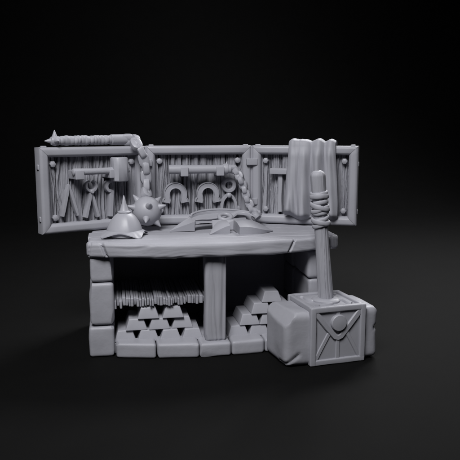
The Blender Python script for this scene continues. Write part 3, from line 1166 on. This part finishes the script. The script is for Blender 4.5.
# knotwork on the top of the band: curved arms round the collar
bm = bmesh.new()
for k in range(4):
    a0 = PI / 4 + k * PI / 2
    pts = []
    for i in range(15):
        t = i / 14
        r = 0.235 - 0.125 * t
        a = a0 + 0.75 * sm(0.2, 1, t)
        pts.append(hp(S / 2 + r * math.cos(a), S / 2 + r * math.sin(a), S - 0.016))
    sweep(bm, pts, [(-0.022, -0.014), (0.022, -0.014), (0.020, 0.008), (0.012, 0.016), (-0.012, 0.016), (-0.020, 0.008)], (0, 0, 1))
obj('knotwork', bm, M_METAL, band, 40)
bm = bmesh.new()
lathe(bm, [(0.125, -0.02), (0.125, 0.012), (0.112, 0.026), (0.085, 0.030), (0.06, 0.03)], hp(S / 2, S / 2, S - 0.016), (0, 0, 1), 30, None, lambda a, h: 1 + 0.04 * math.sin(3 * a))
obj('collar', bm, M_METAL, bh, 40)

# handle: wooden shaft, eight-sided bare end, three bindings
hb = hp(S / 2, S / 2, S - 0.02)
ht = Vector((0.853, -1.215, 1.650))
axh = (ht - hb).normalized()
Lh = (ht - hb).length
fh = frame_from(axh, Vector((0, 1, 0)))
n = 96
prof = []
for i in range(n + 1):
    u = 1 - (1 - i / n) ** 1.6
    s = Lh * u
    r = 0.068 - 0.008 * sm(0, 0.55, u) + 0.003 * sm(0.62, 1.0, u)
    e = Lh - s
    if e < 0.05: r -= 0.05 - math.sqrt(max(0, 0.05 ** 2 - (0.05 - e) ** 2))
    prof.append((r, s))
prof.append((0.018, Lh + 0.002)); prof.append((0, Lh + 0.0025))


def shaft_r(a, h):
    u = h / Lh
    fac = 1 / max(math.cos(((a + PI / 8) % (PI / 4)) - PI / 8), 0.9)
    oct_ = sm(0.82, 0.86, u)
    g = grain(a * 0.30 if a < PI else (2 * PI - a) * 0.30, h * 1.0, 21.0, 24, 1.3, 1.4)
    return (1 + 0.09 * g * (1 - 0.75 * oct_)) * (1 + (fac - 1) * 0.55 * oct_) + 0.02 * noise.noise(Vector((h * 3, math.cos(a), math.sin(a))))


bm = bmesh.new()
lathe(bm, prof, hb, axh, 96, fh, shaft_r)
hand = obj('handle', bm, M_WOODV, bh, 60)


def binding(ss, seed):
    bm = bmesh.new()
    for (s, r, w, ti, tj) in ss:
        pts = []
        for i in range(40):
            a = 2 * PI * i / 40
            rr = 0.063 + r + 0.004 * noise.noise(Vector((math.cos(a) * 1.5, math.sin(a) * 1.5, seed + s * 9)))
            dz = ti * math.cos(a) + tj * math.sin(a) + 0.004 * noise.noise(Vector((math.cos(a) * 2, math.sin(a) * 2, seed * 2 + s * 5)))
            pts.append(hb + axh * (s + dz) + fh[0] * rr * math.cos(a) + fh[1] * rr * math.sin(a))
        N = axh
        sweep(bm, pts, circ(0.0125, 14, 0.8, w * 0.92), axh, True, [(1 + 0.18 * noise.noise(Vector((math.cos(i * PI / 20), seed + math.sin(i * PI / 20), s * 7))), 1 + 0.22 * noise.noise(Vector((1.4 * math.cos(i * PI / 20), seed + 3 + 1.4 * math.sin(i * PI / 20), s * 7)))) for i in range(40)])
    obj('binding', bm, M_CLOTH, hand, 60)


binding([(Lh - 0.200, 0.002, 0.022, 0.005, 0.004), (Lh - 0.226, 0.008, 0.023, -0.003, -0.008)], 1)
binding([(Lh - 0.282, 0.002, 0.022, 0.008, -0.010), (Lh - 0.312, 0.009, 0.025, -0.022, 0.012), (Lh - 0.335, 0.006, 0.022, 0.018, -0.006), (Lh - 0.362, 0.000, 0.020, 0.004, 0.004)], 2)
binding([(Lh - 0.418, 0.001, 0.020, 0.014, 0.004), (Lh - 0.444, 0.008, 0.024, -0.016, 0.008), (Lh - 0.474, 0.001, 0.022, 0.010, -0.008)], 3)

# ------------------------------------------------------------------ camera
cam = bpy.data.cameras.new('camera')
cam.lens = 50; cam.sensor_width = 36; cam.clip_end = 200
co = bpy.data.objects.new('camera', cam)
C.objects.link(co)
co.location = (-0.8668, -6.4696, 0.9598 + Z0)
co.rotation_euler = (R(90 - 8.881), 0, R(-10.345))
scene.camera = co


# ------------------------------------------------------------------ studio lamps, plus two added fills for the background
def area(name, loc, target, size, power, color=(1, 1, 1), sy=None, spread=180):
    l = bpy.data.lights.new(name, 'AREA')
    l.spread = R(spread); l.energy = power; l.color = color; l.size = size
    if sy: l.shape = 'RECTANGLE'; l.size_y = sy
    o = bpy.data.objects.new(name, l)
    C.objects.link(o)
    o.location = loc
    o.rotation_euler = (Vector(target) - Vector(loc)).to_track_quat('-Z', 'Y').to_euler()
    return o


area('key_lamp', (-1.9, -5.2, 6.7), (0, -0.5, 0.8), 2.8, 192, (1.0, 1.0, 1.0), None, 95)
area('rim_lamp', (4.4, 5.4, 7.8), (0.2, -0.3, 0.8), 2.6, 205, (1, 1, 1), None, 100)
area('background_fill', (6.9, 4.4, 5.2), (2.2, 5.2, 0.0), 2.4, 300, (1, 1, 1), None, 160)  # added fill out of frame, brightens the floor behind the bench
area('backdrop_fill', (2.5, 8.0, 11.0), (2.5, 13.0, 2.0), 2.4, 190, (1, 1, 1), None, 140)  # added overhead fill, unseen, lifts the tone of the backdrop

w = bpy.data.worlds.new('World')
scene.world = w
w.use_nodes = True
bg = w.node_tree.nodes['Background']
bg.inputs['Color'].default_value = (0.5, 0.5, 0.52, 1)
bg.inputs['Strength'].default_value = 0.004

scene.view_settings.view_transform = 'Standard'
scene.view_settings.look = 'None'
scene.view_settings.exposure = 0
scene.view_settings.gamma = 1
